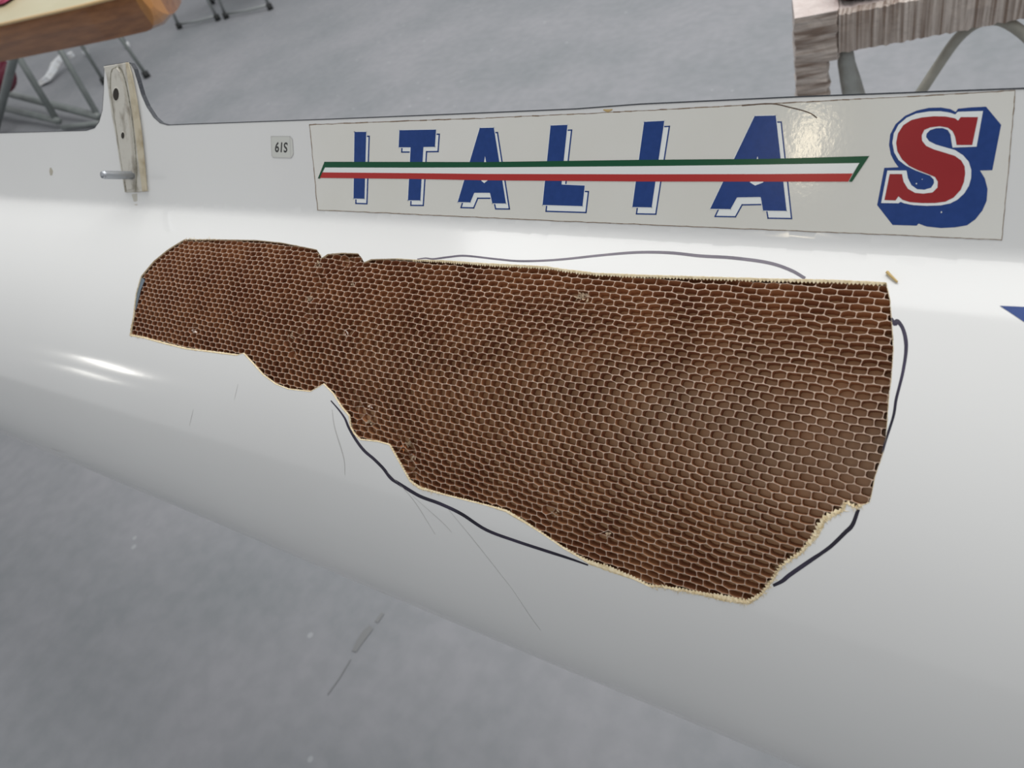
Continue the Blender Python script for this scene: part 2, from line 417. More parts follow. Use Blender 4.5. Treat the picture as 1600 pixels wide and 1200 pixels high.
# loose fibres on the ragged lower right and upper edges
V = []; Fc = []
for i in range(mE):
    ix = EPX[i][1]
    if 37 <= ix < 53 or 62 <= ix < 64 or ix in (0, 6, 87, 86):
        for r_ in range(3 if 37 <= ix < 53 else 1):
            p = EB[i] + nrm[i] * random.uniform(-.0008, .0006); a = random.gauss(0, .9); L = random.uniform(.0008, .0024)
            dr = nrm[i] * math.cos(a) + tang[i] * math.sin(a)
            if random.random() < .35: dr = -dr
            q = p + dr * L; w = np.array([-dr[1], dr[0]]) * random.uniform(.0001, .00022); o = len(V)
            z0 = random.uniform(-.0002, .0002)
            V += [(*(p - w), z0), (*(p + w), z0), (*q, random.uniform(-.0008, .0004)), (*p, z0 - .0003)]
            Fc += [(o, o + 1, o + 2), (o + 1, o + 3, o + 2), (o + 3, o, o + 2)]
A = np.array(V); mesh('loose_fibres', HS(A[:, 0], A[:, 1], A[:, 2]), Fc, M_CREAM, root, kind='stuff')

def patch(name, px, m, dep, **props):
    A = np.array(hits(px)); tri = tessellate_polygon([[Vector((a, b, 0)) for a, b in A]])
    return mesh(name, HS(A[:, 0], A[:, 1], dep), [tuple(t) for t in tri], m, root, **props)
patch('exposed_carbon', [(219,432),(225,437),(219,452),(215,468),(211,484),(209.5,484),(211,468),(212,455)], mat('carbon_skin', (.12, .155, .19), .4), .0007, label='blue-grey sliver of skin at the left end of the patch')
def debris(px, r_, m):
    t, u = hit(*px); N = HSN(np.array([t]), np.array([u]))[0]; V = []; Fc = []; dd = M @ d; ss = M @ s
    for q in range(7):
        c = HS(t + random.gauss(0, r_ * .8), u + random.gauss(0, r_ * .6), TOPD + random.uniform(-.0002, .0012))[0]; th = random.uniform(0, math.pi)
        a = (dd * math.cos(th) + ss * math.sin(th)) + N * random.uniform(-.3, .3); b = np.cross(N, a) + N * random.uniform(-1.2, 1.2); b /= np.linalg.norm(b)
        L = r_ * random.uniform(.5, 1.0); w = r_ * random.uniform(.18, .4); k = N * r_ * random.uniform(-.3, .3); o = len(V)
        V += [c - a * L - b * w, c - a * L + b * w, c + k + b * w * 1.3, c + k - b * w * .8, c + a * L - b * w * .7, c + a * L + b * w * .5]
        Fc += [(o, o + 1, o + 2, o + 3), (o + 3, o + 2, o + 5, o + 4)]
    mesh('debris', V, Fc, m, root)
M_AMB = mat('amber_resin', (.45, .15, .04), .3); M_PALE = mat('pale_chip', (.70, .58, .50), .5); M_TORN = mat('torn_paper', (.36, .26, .17), .7, noise=(300, (.5, .38, .26), .3, .7))
for p_, r_, m__ in [((629, 701), .0016, M_AMB), ((636, 694), .0018, M_TORN), ((641, 716), .0014, M_TORN), ((539, 520), .0013, M_PALE), ((300, 517), .0018, M_PALE), ((904, 459), .0020, M_TORN), ((914, 464), .0016, M_TORN),
                    ((575, 636), .0010, M_PALE), ((482, 466), .0015, M_TORN), ((494, 412), .0018, M_TORN), ((452, 524), .0014, M_TORN), ((548, 444), .0012, M_TORN), ((866, 804), .0014, M_TORN), ((948, 838), .0013, M_TORN), ((574, 660), .0016, M_TORN)]: debris(p_, r_, m__)

# ------------------------------------------------------------------ marks on the hull
def ribbon(name, px, wpx, m, lift=.00012, nper=6, parent=root, **props):
    C = np.array(curve_pts(px, nper)); ws = np.interp(np.linspace(0, 1, len(C)), np.linspace(0, 1, len(wpx)), wpx)
    T = np.gradient(C, axis=0); T /= np.linalg.norm(T, axis=1)[:, None]; Nn = np.stack([-T[:, 1], T[:, 0]], -1)
    TU = [hit(*(c + k * w / 2 * nn)) for c, w, nn in zip(C, ws, Nn) for k in (1, 0, -1)]
    A = np.array(TU); V = HS(A[:, 0], A[:, 1], np.tile([-lift * .5, -lift, -lift * .5], len(C)))
    Fc = []
    for i in range(len(C) - 1):
        for k in range(2): Fc.append((3 * i + k, 3 * i + k + 1, 3 * i + 3 + k + 1, 3 * i + 3 + k))
    return mesh(name, V, Fc, m, parent, smooth=True, **props)
ribbon('marker_line', [(652,405),(665,403.4),(678,404.6),(702,401.5),(728,399.7),(777,405),(815,408),(870,406),(938,399),(994,394.5),(1046,395),(1095,400),(1145,403),(1200,410.5),(1235,422),(1258,435)], [1.72, 2.88, 2.88, 3.45, 4.6, 5.17, 5.17], mat('faded_marker', (.10, .085, .12), .35, noise=(40, (.15, .13, .165), .4, .6)))
ribbon('marker_line', [(1393,497),(1398,506),(1402,502),(1410,512),(1415,530),(1415.5,550),(1411,580),(1405,605),(1400,625),(1396,650),(1385,685),(1379,707)], [3.45, 8.05, 5.75, 6.32, 5.17, 4.6, 4.6, 4.02, 2.88], M_MARK)
ribbon('marker_line', [(1341,796),(1332,820),(1320,832.5),(1300,852),(1284,864),(1267.5,875),(1235,897.5),(1222,908),(1208,915)], [5.75, 6.9, 6.32, 5.75, 6.9, 6.9, 4.6], M_MARK)
ribbon('marker_line', [(517,626),(530,641),(539,654),(545,668),(556,687),(569,704),(584,717),(599,732),(610.6,747),(624,756),(655.6,775),(687.5,787),(721,803),(760,828),(807,845.6),(850,859.7),(891,873),(919,883)], [1.72, 2.88, 4.02, 4.6, 4.6, 5.17, 5.17, 5.17, 4.6, 4.6, 2.3], M_MARK)
for pts_, w in [([(605, 737), (645, 780), (680, 835)], 1), ([(645, 775), (690, 815), (706, 832)], .8), ([(700, 795), (745, 850), (800, 920)], .9), ([(800, 920), (830, 965), (845, 985)], .7), ([(519, 640), (523, 668), (537, 715), (539, 742)], 1.6),
                ([(80, 700), (90, 704), (100, 706)], .6), ([(302, 640), (296, 665)], .7), ([(372, 600), (366, 625)], .6)]:
    ribbon('scratch', pts_, [w * .4, w, w * .4], M_SCUFF)
ribbon('stain', [(79, 262), (80, 268), (80, 274)], [2, 6, 3], mat('stain_brown', (.45, .42, .34), .5))
ribbon('stain', [(210, 303), (213, 322)], [9, 4], mat('rust_wash', (.52, .50, .44), .5), lift=.00005)
def poly_mesh(name, px, m, lift, parent=root, holes=(), **props):
    A = np.array(hits(px)); V = HS(A[:, 0], A[:, 1], -lift)
    tri = tessellate_polygon([[Vector((a, b, 0)) for a, b in A]])
    return mesh(name, V, [tuple(t) for t in tri], m, parent, **props)
poly_mesh('blue_mark', [(1562,478),(1585,479),(1640,482),(1640,508),(1600,503)], M_BLUE, .00015, label='blue pointed graphic running off to the right')
# ------------------------------------------------------------------ big sticker
def to3(px, lift): A = np.array(hits(px)); return HS(A[:, 0], A[:, 1], -lift)
class Dec:
    def __init__(s_): s_.V = []; s_.F = []; s_.M = []
    def poly(s_, px, mi, lift):
        if len(px) < 3: return
        tri = tessellate_polygon([[Vector((a, b, 0)) for a, b in px]]); o = len(s_.V)
        s_.V += list(to3(px, lift)); s_.F += [tuple(i + o for i in t) for t in tri]; s_.M += [mi] * len(tri)
    def stroke(s_, px, w, mi, lift, closed=True):
        P = [np.array(p, float) for p in px]; m = len(P) if closed else len(P) - 1
        for i in range(m):
            a, b = P[i], P[(i + 1) % len(P)]; t = b - a; L = np.linalg.norm(t)
            if L < 1e-6: continue
            t /= L; q = np.array([-t[1], t[0]]) * w / 2; e = t * w / 2 * .98
            s_.poly([a - e + q, b + e + q, b + e - q, a - e - q], mi, lift)
    def rstroke(s_, px, w, mi, lift):
        P = [np.array(p, float) for p in px]
        for i in range(len(P)):
            a, b = P[i], P[(i + 1) % len(P)]; t = b - a; t /= max(np.linalg.norm(t), 1e-6); q = np.array([-t[1], t[0]]) * w / 2
            s_.poly([a + q, b + q, b - q, a - q], mi, lift)
            s_.poly([a + w / 2 * np.array([math.cos(k * math.pi / 5), math.sin(k * math.pi / 5)]) for k in range(10)], mi, lift)
    def build(s_, name, mats, parent, **props):
        o = mesh(name, s_.V, s_.F, mats, parent, mi=s_.M, **props); return o
D = Dec(); ST = [(484,195),(620,189.5),(760,184.5),(950,176),(1160,164.5),(1400,152),(1586,141.5),(1576,262),(1565,375),(1400,367),(1200,359),(1000,350.5),(800,342),(650,335),(496.5,328)]
D.poly(ST, 0, .00014)
sticker = D.build('sticker', [M_STICK], root, label='long aged white sticker lettered ITALIA S in blue and red')
D = Dec()
for a, b in zip(ST, ST[1:] + ST[:1]):
    L = math.hypot(b[0] - a[0], b[1] - a[1]); k = max(2, int(L / 9)); P = [(a[0] + (b[0] - a[0]) * i / k + random.gauss(0, .25), a[1] + (b[1] - a[1]) * i / k + random.gauss(0, .25)) for i in range(k + 1)]
    for p, q in zip(P, P[1:]): D.stroke([p, q], random.choice([.9, 1.2, 1.8 if a[1] < 200 else 1.2]), 0, .00016, False)
D.build('dirt_line', [M_GRIME], sticker, label='brown dirt caught along the sticker edge')
D = Dec(); cr = curve_pts([(1160,165),(1205,162),(1235,168),(1255,173),(1268,178),(1276,184)], 4)
for p, q in zip(cr, cr[1:]): D.stroke([p, q], 1.8, 0, .0002, False)
D.build('lifted_edge', [mat('crack_brown', (.10, .055, .03), .7)], sticker, label='dark curled lifting line at the top')
def Z3(L): return [(400 + x / 4, 150 + y / 4) for x, y in L]
def Z4(L): return [(760 + x / 3.636, 120 + y / 3.636) for x, y in L]
def Z5(L): return [(1160 + x / 3.636, 120 + y / 3.636) for x, y in L]
LET = [
 (Z3([(617,224),(691,224),(680,643),(611,641)]), (5.0, 7.6), (4.2, 8.2), None),
 (Z3([(898,214),(1127,210),(1120,318),(1048,319),(1029,653),(951,652),(968,321),(893,321)]), (5.5, 7.8), (5, 8.4), None),
 (Z3([(1400,200),(1488,198),(1564,672),(1478,671),(1464,605),(1366,605),(1341,665),(1262,663)]), (6.2, 8.3), (5.8, 9.2), Z3([(1433,376),(1458,520),(1428,545),(1410,530)])),
 (Z4([(366,277),(462,273),(440,480),(428,612),(560,618),(547,735),(320,728)]), (7, 8.8), (6, 10.5), None),
 (Z4([(897,256),(1012,250),(978,480),(940,742),(830,740)]), (8.4, 9.3), (7, 11.2), None),
 ([(1179.4,181.3),(1212.3,180.5),(1229.3,329.6),(1192.5,329),(1188.9,307.8),(1151.9,308.4),(1141.7,326.8),(1109.8,326.3)], (9, 10.8), (8.3, 12.5), [(1184,244),(1193,285),(1180,290),(1172,285)]),
]
ymid = 262
for (L, o1, o2, ho) in LET:
    D = Dec(); y0 = min(p[1] for p in L); y1 = max(p[1] for p in L)
    def sh(p):
        w = (p[1] - y0) / (y1 - y0); return (p[0] + (o1[0] + (o2[0] - o1[0]) * w) - .6, p[1] + (o1[1] + (o2[1] - o1[1]) * w) - .6)
    Sx = [sh(p) for p in L]
    D.poly(Sx, 1, .00018); D.stroke(Sx, 2.1, 0, .00021); D.stroke(L, 2.0, 1, .00023); D.poly(L, 0, .00026)
    if ho: D.poly(ho, 1, .00028)
    D.build('letter', [M_BLUE, M_STW], sticker, label='blue letter with a thin offset outline')
G = Dec(); G.poly([(507.5,252.8),(640,253),(760,253.2),(1000,249.8),(1200,248.2),(1358.5,243.8),(1331.5,284),(1326.5,283.8),(1343,254.8),(1160,257.8),(1000,259.7),(760,261.6),(640,262),(508.2,261.8),(500.5,279),(497,279)], 0, .00031)
G.build('stripe', [M_GREEN], sticker, label='green stripe')
G = Dec(); G.poly([(508.2,261.8),(640,262),(760,261.6),(1000,259.7),(1160,257.8),(1343,254.8),(1332.5,271),(1200,272),(1000,272.3),(760,271.8),(640,270.5),(504,269.3)], 0, .00031)
G.build('stripe', [M_STW], sticker, label='white stripe')
G = Dec(); G.poly([(504,269.3),(640,270.5),(760,271.8),(1000,272.3),(1200,272),(1332.5,271),(1325.5,283.8),(1200,283.8),(1000,283.6),(760,281.7),(640,279.5),(500,278)], 0, .00031)
G.build('stripe', [M_RED2], sticker, label='red stripe')
def Z6(L): return [(1360 + x / 5.454, 150 + y / 5.454) for x, y in L]
SR = Z6([(918,180),(868,418),(735,418),(722,345),(700,300),(660,270),(590,258),(510,268),(460,290),(438,335),(440,380),(475,425),(540,455),(640,485),(720,510),(775,550),(803,600),(808,660),(798,730),(770,800),(710,865),(640,900),(550,912),(440,912),(340,905),(275,885),(240,855),(215,890),(120,887),(165,665),(270,665),(283,730),(320,790),(380,825),(450,832),(530,822),(572,780),(575,730),(550,690),(490,665),(400,630),(330,595),(270,540),(230,470),(220,400),(235,320),(280,250),(350,205),(440,183),(540,173),(640,175),(720,190),(748,210),(770,180)])
SB = Z6([(725,142),(680,118),(600,105),(500,108),(400,130),(300,175),(220,245),(175,330),(165,420),(180,500),(210,560),(245,607),(125,612),(65,925),(195,1092),(398,1098),(412,1080),(480,1105),(600,1118),(720,1112),(820,1095),(890,1045),(950,970),(985,890),(993,790),(970,700),(930,635),(1033,632),(1107,250),(980,98),(850,104),(745,115)])
SBc = np.mean(SB, axis=0); SB = [tuple(SBc + (np.array(p) - SBc) * 1.014) for p in SB]
G = Dec(); G.poly(SB, 0, .00018)
G.poly(Z6([(960,128),(905,432),(700,440),(690,380),(684,330),(660,290),(615,273),(560,275),(510,290),(480,320),(475,350),(500,385),(560,415),(640,438),(720,460),(790,505),(838,560),(860,630),(858,700),(840,765),(800,830),(740,885),(680,915),(600,932),(480,936),(370,930),(290,915),(258,902),(240,914),(92,912),(145,635),(308,635),(320,700),(350,760),(400,795),(460,799),(518,782),(543,742),(540,712),(510,680),(450,658),(380,632),(300,592),(240,545),(203,480),(188,400),(200,320),(240,245),(310,185),(390,150),(500,132),(600,130),(680,143),(723,158),(745,135)]), 1, .00024); G.poly(SR, 2, .0003)
for c, r_ in [((1441, 280), .8), ((1432, 287), 1.3), ((1471, 331.5), 1.5)]:
    G.poly([(c[0] + r_ * .7 * math.cos(k), c[1] + r_ * math.sin(k)) for k in np.linspace(0, 5.6, 8)], 1, .00033)
G.build('letter', [M_BLUE, M_STW, M_RED], sticker, label='big red letter S with white border and blue block shadow')

# chip beside sticker top, number label
ribbon('chip', [(943, 171.5), (950, 173), (957, 171)], [2, 5, 2], mat('bare_fibre', (.52, .38, .18), .8), lift=.0003)
D = Dec(); LB = [(423.8,213),(453.5,213.2),(457.2,218),(458.5,241),(455,246.5),(427.5,246),(425,243)]; D.poly(LB, 0, .0002)
for a, b in zip(LB, LB[1:] + LB[:1]): D.stroke([a, b], .8, 1, .00023, False)
D.stroke([(453.2, 214), (454.5, 245)], .8, 1, .00024, False)
lab = D.build('number_label', [M_TAPE, M_SCUFF], root, label='small clear label reading S19 upside down')
fc = bpy.data.curves.new('txt', 'FONT'); fc.body = 'S19'; fc.size = 1; fc.offset = .018; fo = bpy.data.objects.new('txt', fc)
me = bpy.data.meshes.new_from_object(fo); tv = np.array([v.co[:2] for v in me.vertices]); tf = [tuple(p.vertices) for p in me.polygons]
bpy.data.objects.remove(fo); bpy.data.curves.remove(fc); bpy.data.meshes.remove(me)
lo, hi = tv.min(0), tv.max(0); uv = (tv - lo) / (hi - lo)
px = [(449.5 - a * 19.2 + (b - .5) * -1.0, 237.8 - (1 - b) * 0 - 16 + b * 16 + (1 - a) * .6) for a, b in uv]
mesh('lettering', to3(px, .0003), tf, M_INK, lab)

# ------------------------------------------------------------------ rigger plate with stud
nW = M @ n; sW = M @ s; dW = M @ d
def slab(name, px, l0, l1, m, parent, bev=.0004, **props):
    A = to3(px, l0); B = to3(px, l1 - bev); c = np.mean(px, axis=0)
    pin = [(p[0] + (c[0] - p[0]) * .035, p[1] + (c[1] - p[1]) * .01) for p in px]; C = to3(pin, l1); k = len(px)
    V = np.concatenate([A, B, C]); Fc = []
    for r_ in range(2):
        for i in range(k): j = (i + 1) % k; Fc.append((r_ * k + i, r_ * k + j, r_ * k + k + j, r_ * k + k + i))
    tri = tessellate_polygon([[Vector((a, b, 0)) for a, b in pin]]); Fc += [tuple(i + 2 * k for i in t) for t in tri]
    return mesh(name, V, Fc, m, parent, **props)
plate = slab('rigger_plate', [(163.5,104),(172,102.5),(202,97.5),(208,118),(216,160),(223,210),(228,260),(232.5,299),(215,300.5),(197,300.5),(190,262),(183,215),(176,180),(172,150),(168,120)][:15], 0, .0012, M_PLATE, root, label='worn pale plate fixed up the upright tab of the hull')
slab('edge_strip', [(199,98),(203,98),(209,118),(217,160),(224,210),(229,260),(232.3,298.5),(226,299.5),(221,262),(215,212),(208,162),(203,125)], .0011, .002, M_PLATEB, plate, label='yellowed raised strip on the plate edge')
ov = [(186,106),(191,112),(197,135),(203,168),(208,205),(211,240),(212.5,270),(211,296),(203,297),(197,272),(192,240),(187,205),(181,168),(177.5,140),(178,115),(181,108)]
slab('raised_pad', ov, .0011, .0026, M_PLATE, plate, bev=.0010, label='worn raised oval pad with two holes')
D = Dec(); M_GROOVE = mat('groove_olive', (.20, .19, .14), .7, noise=(200, (.36, .34, .27), .35, .65))  # dark olive lines drawn along both sides of the raised pad
def gline(pts_, w):
    C = curve_pts(pts_, 4)
    for p, q in zip(C, C[1:]): D.stroke([p, q], w, 0, .00135, False)
gline([(184,105),(176.5,112),(175,138),(179,168),(184.5,205),(190,240),(195,272),(199,298)], 1.6)
gline([(188,105),(193.5,112),(200,135),(206,168),(211,205),(214,240),(215.5,270),(214,299)], 1.6)
D.build('groove', [M_GROOVE], plate, label='dark olive groove round the raised pad')
for i_, (cx, cy, rx, ry) in enumerate([(186.5, 148, 4.6, 9.8), (197, 212, 2.6, 5.0)]):
    ring = [(cx + rx * 1.35 * math.cos(a) , cy + ry * 1.25 * math.sin(a)) for a in np.linspace(0, 2 * math.pi, 20)[:-1]]
    hol = [(cx + rx * math.cos(a), cy + ry * math.sin(a)) for a in np.linspace(0, 2 * math.pi, 20)[:-1]]
    A = to3(ring, .0026); B = to3(hol, .0029); C = to3(hol, .0006); k = len(ring); V = np.concatenate([A, B, C])
    Fc = []; mi = []
    for r_ in range(2):
        for i in range(k): j = (i + 1) % k; Fc.append((r_ * k + i, r_ * k + j, r_ * k + k + j, r_ * k + k + i)); mi.append(r_)
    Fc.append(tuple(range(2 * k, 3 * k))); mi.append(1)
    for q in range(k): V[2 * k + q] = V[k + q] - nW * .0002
    mesh('bolt_hole', V, Fc, [M_PLATE, M_HOLE], plate, mi=mi, label='dark empty bolt hole')
b0 = to3([(209.5, 274)], .001)[0]
# turned steel stud with fine thread rings
sp = []; rr = []
Ls = .0265
prof = [(0, .0034), (.001, .0034)] 
V = []; Fc = []; seg = 16; zs = np.linspace(0, Ls, 54); aa = np.cross(nW, dW); 
for i, z in enumerate(zs):
    r_ = .00325 + (.00012 if i % 2 else -.00012); r_ = r_ if z < Ls - .001 else .0027
    for k in range(seg):
        th = 2 * math.pi * k / seg; V.append(b0 + nW * z + r_ * (math.cos(th) * dW + math.sin(th) * aa))
for i in range(len(zs) - 1):
    for k in range(seg): k2 = (k + 1) % seg; Fc.append((i * seg + k, i * seg + k2, (i + 1) * seg + k2, (i + 1) * seg + k))
Fc.append(tuple((len(zs) - 1) * seg + k for k in range(seg)))
mesh('threaded_stud', V, Fc, M_STEEL, plate, smooth=True, label='steel threaded stud sticking out of the plate')

# splinter lying on the hull by the hole corner
t_, u_ = hit(1395, 433); a_ = HS(*hit(1386, 427), -.0009)[0]; b_ = HS(*hit(1402, 442), -.0007)[0]
V, Fc = tube_data([a_, a_ * .6 + b_ * .4 + nW * .0004, b_], .0008, 6, r2=.0005)
V = [v for v in V]; mesh('wood_splinter', V, Fc, mat('splinter_wood', (.58, .42, .17), .7), label='small cream splinter lying by the upper right corner of the torn patch', category='splinter')

# ------------------------------------------------------------------ floor
fm = bpy.data.materials.new('concrete'); fm.use_nodes = True; nt = fm.node_tree; bs = nt.nodes['Principled BSDF']; bs.inputs['Roughness'].default_value = .6; bs.inputs['Specular IOR Level'].default_value = .25
tc = nt.nodes.new('ShaderNodeTexCoord')
def nz(scale, det, a, ca_, b, cb_):
    x = nt.nodes.new('ShaderNodeTexNoise'); x.inputs['Scale'].default_value = scale; x.inputs['Detail'].default_value = det; nt.links.new(tc.outputs['Object'], x.inputs['Vector'])
    r_ = nt.nodes.new('ShaderNodeValToRGB'); r_.color_ramp.elements[0].position = a; r_.color_ramp.elements[1].position = b
    r_.color_ramp.elements[0].color = (*ca_, 1); r_.color_ramp.elements[1].color = (*cb_, 1); nt.links.new(x.outputs['Fac'], r_.inputs[0]); return r_.outputs[0], x
c1, x1 = nz(2.2, 8, .35, (.238, .250, .266), .65, (.292, .295, .315))
c2, x2 = nz(26, 5, .36, (.88, .895, .89), .64, (1.0, 1.0, 1.0))
mx = nt.nodes.new('ShaderNodeMix'); mx.data_type = 'RGBA'; mx.blend_type = 'MULTIPLY'; mx.inputs[0].default_value = .8
nt.links.new(c1, mx.inputs[6]); nt.links.new(c2, mx.inputs[7])
vo = nt.nodes.new('ShaderNodeTexVoronoi'); vo.inputs['Scale'].default_value = 9; nt.links.new(tc.outputs['Object'], vo.inputs['Vector'])
vr = nt.nodes.new('ShaderNodeValToRGB'); vr.color_ramp.elements[0].position = .05; vr.color_ramp.elements[0].color = (.35, .35, .35, 1); vr.color_ramp.elements[1].position = .07; vr.color_ramp.elements[1].color = (0, 0, 0, 1)
nt.links.new(vo.outputs['Distance'], vr.inputs[0])
m2 = nt.nodes.new('ShaderNodeMix'); m2.data_type = 'RGBA'; nt.links.new(vr.outputs[0], m2.inputs[0]); nt.links.new(mx.outputs[2], m2.inputs[6]); m2.inputs[7].default_value = (.5, .52, .54, 1)
nt.links.new(m2.outputs[2], bs.inputs['Base Color'])
bp = nt.nodes.new('ShaderNodeBump'); bp.inputs['Strength'].default_value = .08; bp.inputs['Distance'].default_value = .003; nt.links.new(x2.outputs['Fac'], bp.inputs['Height']); nt.links.new(bp.outputs[0], bs.inputs['Normal'])
floor = mesh('floor', [(-14, -14, 0), (14, -14, 0), (14, 14, 0), (-14, 14, 0), (-14, -14, -.1), (14, -14, -.1), (14, 14, -.1), (-14, 14, -.1)], [(0, 1, 2, 3), (7, 6, 5, 4), (0, 4, 5, 1), (1, 5, 6, 2), (2, 6, 7, 3), (3, 7, 4, 0)], fm, origin=(0, 0, 0), kind='structure', label='blue-grey polished concrete workshop floor')
def smear(px, w, m):
    P = [at(x, y, .0012) for x, y in px]; V = []; Fc = []
    for i, p in enumerate(P):
        t = P[min(i + 1, len(P) - 1)] - P[max(i - 1, 0)]; t /= np.linalg.norm(t); q = np.cross(t, [0, 0, 1.]) * w * random.uniform(.6, 1.1); V += [p - q, p + q]
    for i in range(len(P) - 1): Fc.append((2 * i, 2 * i + 1, 2 * i + 3, 2 * i + 2))
    mesh('stain', V, Fc, m, floor)
M_SM = mat('floor_stain', (.20, .205, .21), .5)
smear([(553, 1018), (562, 1002), (572, 988), (580, 980)], .008, M_SM); smear([(588, 972), (598, 958)], .005, M_SM)
smear([(512, 1085), (530, 1060), (548, 1030)], .0012, M_SM)

# ------------------------------------------------------------------ wooden boat end, upper left
M_WOOD = mat('varnished_cedar', (.21, .085, .035), .13, noise=(14, (.34, .15, .06), .3, .7, (.35, 6, 6)), coat=.7)
M_WEND = mat('varnished_stem', (.40, .17, .045), .13, noise=(14, (.50, .23, .07), .3, .7), coat=.7)
M_DECK = mat('pale_deck', (.44, .40, .24), .35, noise=(6, (.50, .46, .30), .3, .7))
M_TRIM = mat('gunwale_trim', (.66, .45, .20), .12, coat=.6)
Zb = 1.75
pe_t, pe_b = atz(258, 2, Zb), atz(246, 48, Zb)          # top and bottom of the near end of the side
bx = dW.copy()                                      # runs off to the left like the white shell
# direction chosen to follow the lower edge of the side in the photograph
r1, r2 = ray(240, 49), ray(0, 97); Hb = HCAM - pe_b[2]
e1 = r1 * (Hb / r1.dot(g)); e2 = r2 * (Hb / r2.dot(g)); bx = M @ (e2 - e1); bx /= np.linalg.norm(bx)
zb = np.array([0, 0, 1.]); by = np.cross(zb, bx)
camdir = CAM - pe_b; camdir[2] = 0
if by.dot(camdir) > 0: by = -by                     # by points away from the camera
hgt = .082
base = c2w(e1) + bx * .014
wb = thing('wooden_boat', tuple(base + by * .12), label='end of a varnished wooden boat with a pale deck, at the upper left', category='boat')
xs = np.concatenate([[-.030, -.0285, -.025, -.019, -.010, .002, .02, .05, .09], np.linspace(.15, 1.6, 14)])
def wbs(x):
    w = .20 * (1 - math.exp(-(x + .032) / .16)) + .004      # half beam grows from the stem
    zt = hgt + .006 * min(1, max(0, x)); f = min(1, max(0, (x + .031) / .045)); zl = (1 - math.sqrt(1 - (1 - f) ** 2)) * .055
    return w, zl, zt
ctr = .12
def wline(x, sgn, wfrac, z): w, zl, zt = wbs(x); return base + bx * x + by * (.012 + (w if sgn > 0 else -w) * wfrac + wbs(1.0)[0] * 0 + ctr * 0) + zb * z
# side facing the camera is kept straight: near gunwale fixed, far side flares
V = []; Fc = []; mi = []
for x in xs:
    w, zl, zt = wbs(x)
    near_b = .012 * (1 - min(1, (x + .03) / .2)) ; 
    prof = [(near_b, zl), (near_b - .006, zl + (zt - zl) * .5), (near_b - .004, zt), (near_b + 2 * w, zt), (near_b + 2 * w, zl), (near_b + w, zl - .02 * min(1, w * 8))]
    for (yy, zz) in prof: V.append(base + bx * x + by * yy + zb * zz)
m_ = 6
for i in range(len(xs) - 1):
    for k in range(m_):
        if k == 2: continue
        k2 = (k + 1) % m_; Fc.append((i * m_ + k, i * m_ + k2, (i + 1) * m_ + k2, (i + 1) * m_ + k)); mi.append(1 if i < 4 else 0)
Fc.append(tuple(range(m_))); mi.append(1); Fc.append(tuple((len(xs) - 1) * m_ + k for k in range(m_))); mi.append(0)
mesh('side_planking', V, Fc, [M_WOOD, M_WEND], wb, mi=mi, smooth=False, label='glossy brown varnished planking')
V2 = []; F2 = []
for i, x in enumerate(xs):
    a = np.array(V[i * m_ + 2]); b = np.array(V[i * m_ + 3]); V2 += [a + zb * .001 + by * .006, (a + b) / 2 + zb * .012 * min(1, np.linalg.norm(b - a) * 4), b + zb * .001 - by * .004]
for i in range(len(xs) - 1):
    for k in range(2): F2.append((i * 3 + k, i * 3 + k + 1, i * 3 + 4 + k, i * 3 + 3 + k))
mesh('deck', V2, F2, M_DECK, wb, smooth=True, label='pale yellow deck')
for kk, off in ((2, .002), (3, -.002)):
    tube('gunwale_trim', [np.array(V[i * m_ + kk]) + by * off for i in range(len(xs))], .0045, M_TRIM, wb, seg=8)

# pink cloth on the deck, cut by the frame's corner
cp = np.array(V2[-22]) ; cp = at(4, -2, base[2] + hgt + .02)
V = []; Fc = []; nn_ = 9
for i in range(nn_):
    for j in range(nn_):
        a, b = (i / (nn_ - 1) - .5) * .14, (j / (nn_ - 1) - .5) * .10
        V.append(cp + bx * a + by * b + zb * (.006 + .012 * (math.cos(a * 22) * math.cos(b * 30)) * math.exp(-((a / .09) ** 4 + (b / .06) ** 4)) + random.uniform(0, .003)))
m_ = len(V); V += [v - zb * .008 for v in V]
for i in range(nn_ - 1):
    for j in range(nn_ - 1):
        q = i * nn_ + j; Fc += [(q, q + 1, q + nn_ + 1, q + nn_), (m_ + q + nn_, m_ + q + nn_ + 1, m_ + q + 1, m_ + q)]
for i in range(nn_ - 1):
    for a, b in ((i, i + 1), (nn_ * (nn_ - 1) + i + 1, nn_ * (nn_ - 1) + i), ((i + 1) * nn_, i * nn_), (i * nn_ + nn_ - 1, (i + 1) * nn_ + nn_ - 1)): Fc.append((a, b, m_ + b, m_ + a))
mesh('cloth', V, Fc, mat('pink_cloth', (.42, .05, .13), .8, noise=(40, (.55, .10, .20), .3, .7)), smooth=True, label='crumpled pink cloth on the pale deck in the upper left corner', category='cloth')

# ------------------------------------------------------------------ metal trestle under the red hull, far left
M_GREY = mat('grey_painted_steel', (.15, .17, .165), .45, noise=(12, (.20, .22, .215), .3, .7))
M_BLK = mat('black_rubber', (.02, .022, .022), .7)
M_MAROON = mat('maroon_gloss', (.13, .012, .03), .2, coat=.5)
def up(p, h): return np.array(p) + np.array([0, 0, h])
A0, B0 = at(92, 193, .02), at(157, 187, .02)
tr = thing('trestle', tuple((A0 + B0) / 2 * np.array([1, 1, 0])), label='grey tubular steel trestle on the floor behind the bolt plate, upper left', category='trestle')
def seg_px(p, q, zz, r_, name, m=M_GREY, par=tr): return tube(name, [atz(*p, zz), atz(*q, zz)], r_, m, par, seg=8)
za = A0.copy()
zA = (M.T @ (A0 - CAM))[2]; zB = (M.T @ (B0 - CAM))[2]
aU = up(A0, .62) + (atz(33, 96, zA - .22) - up(A0, .36)) * 1.0; 
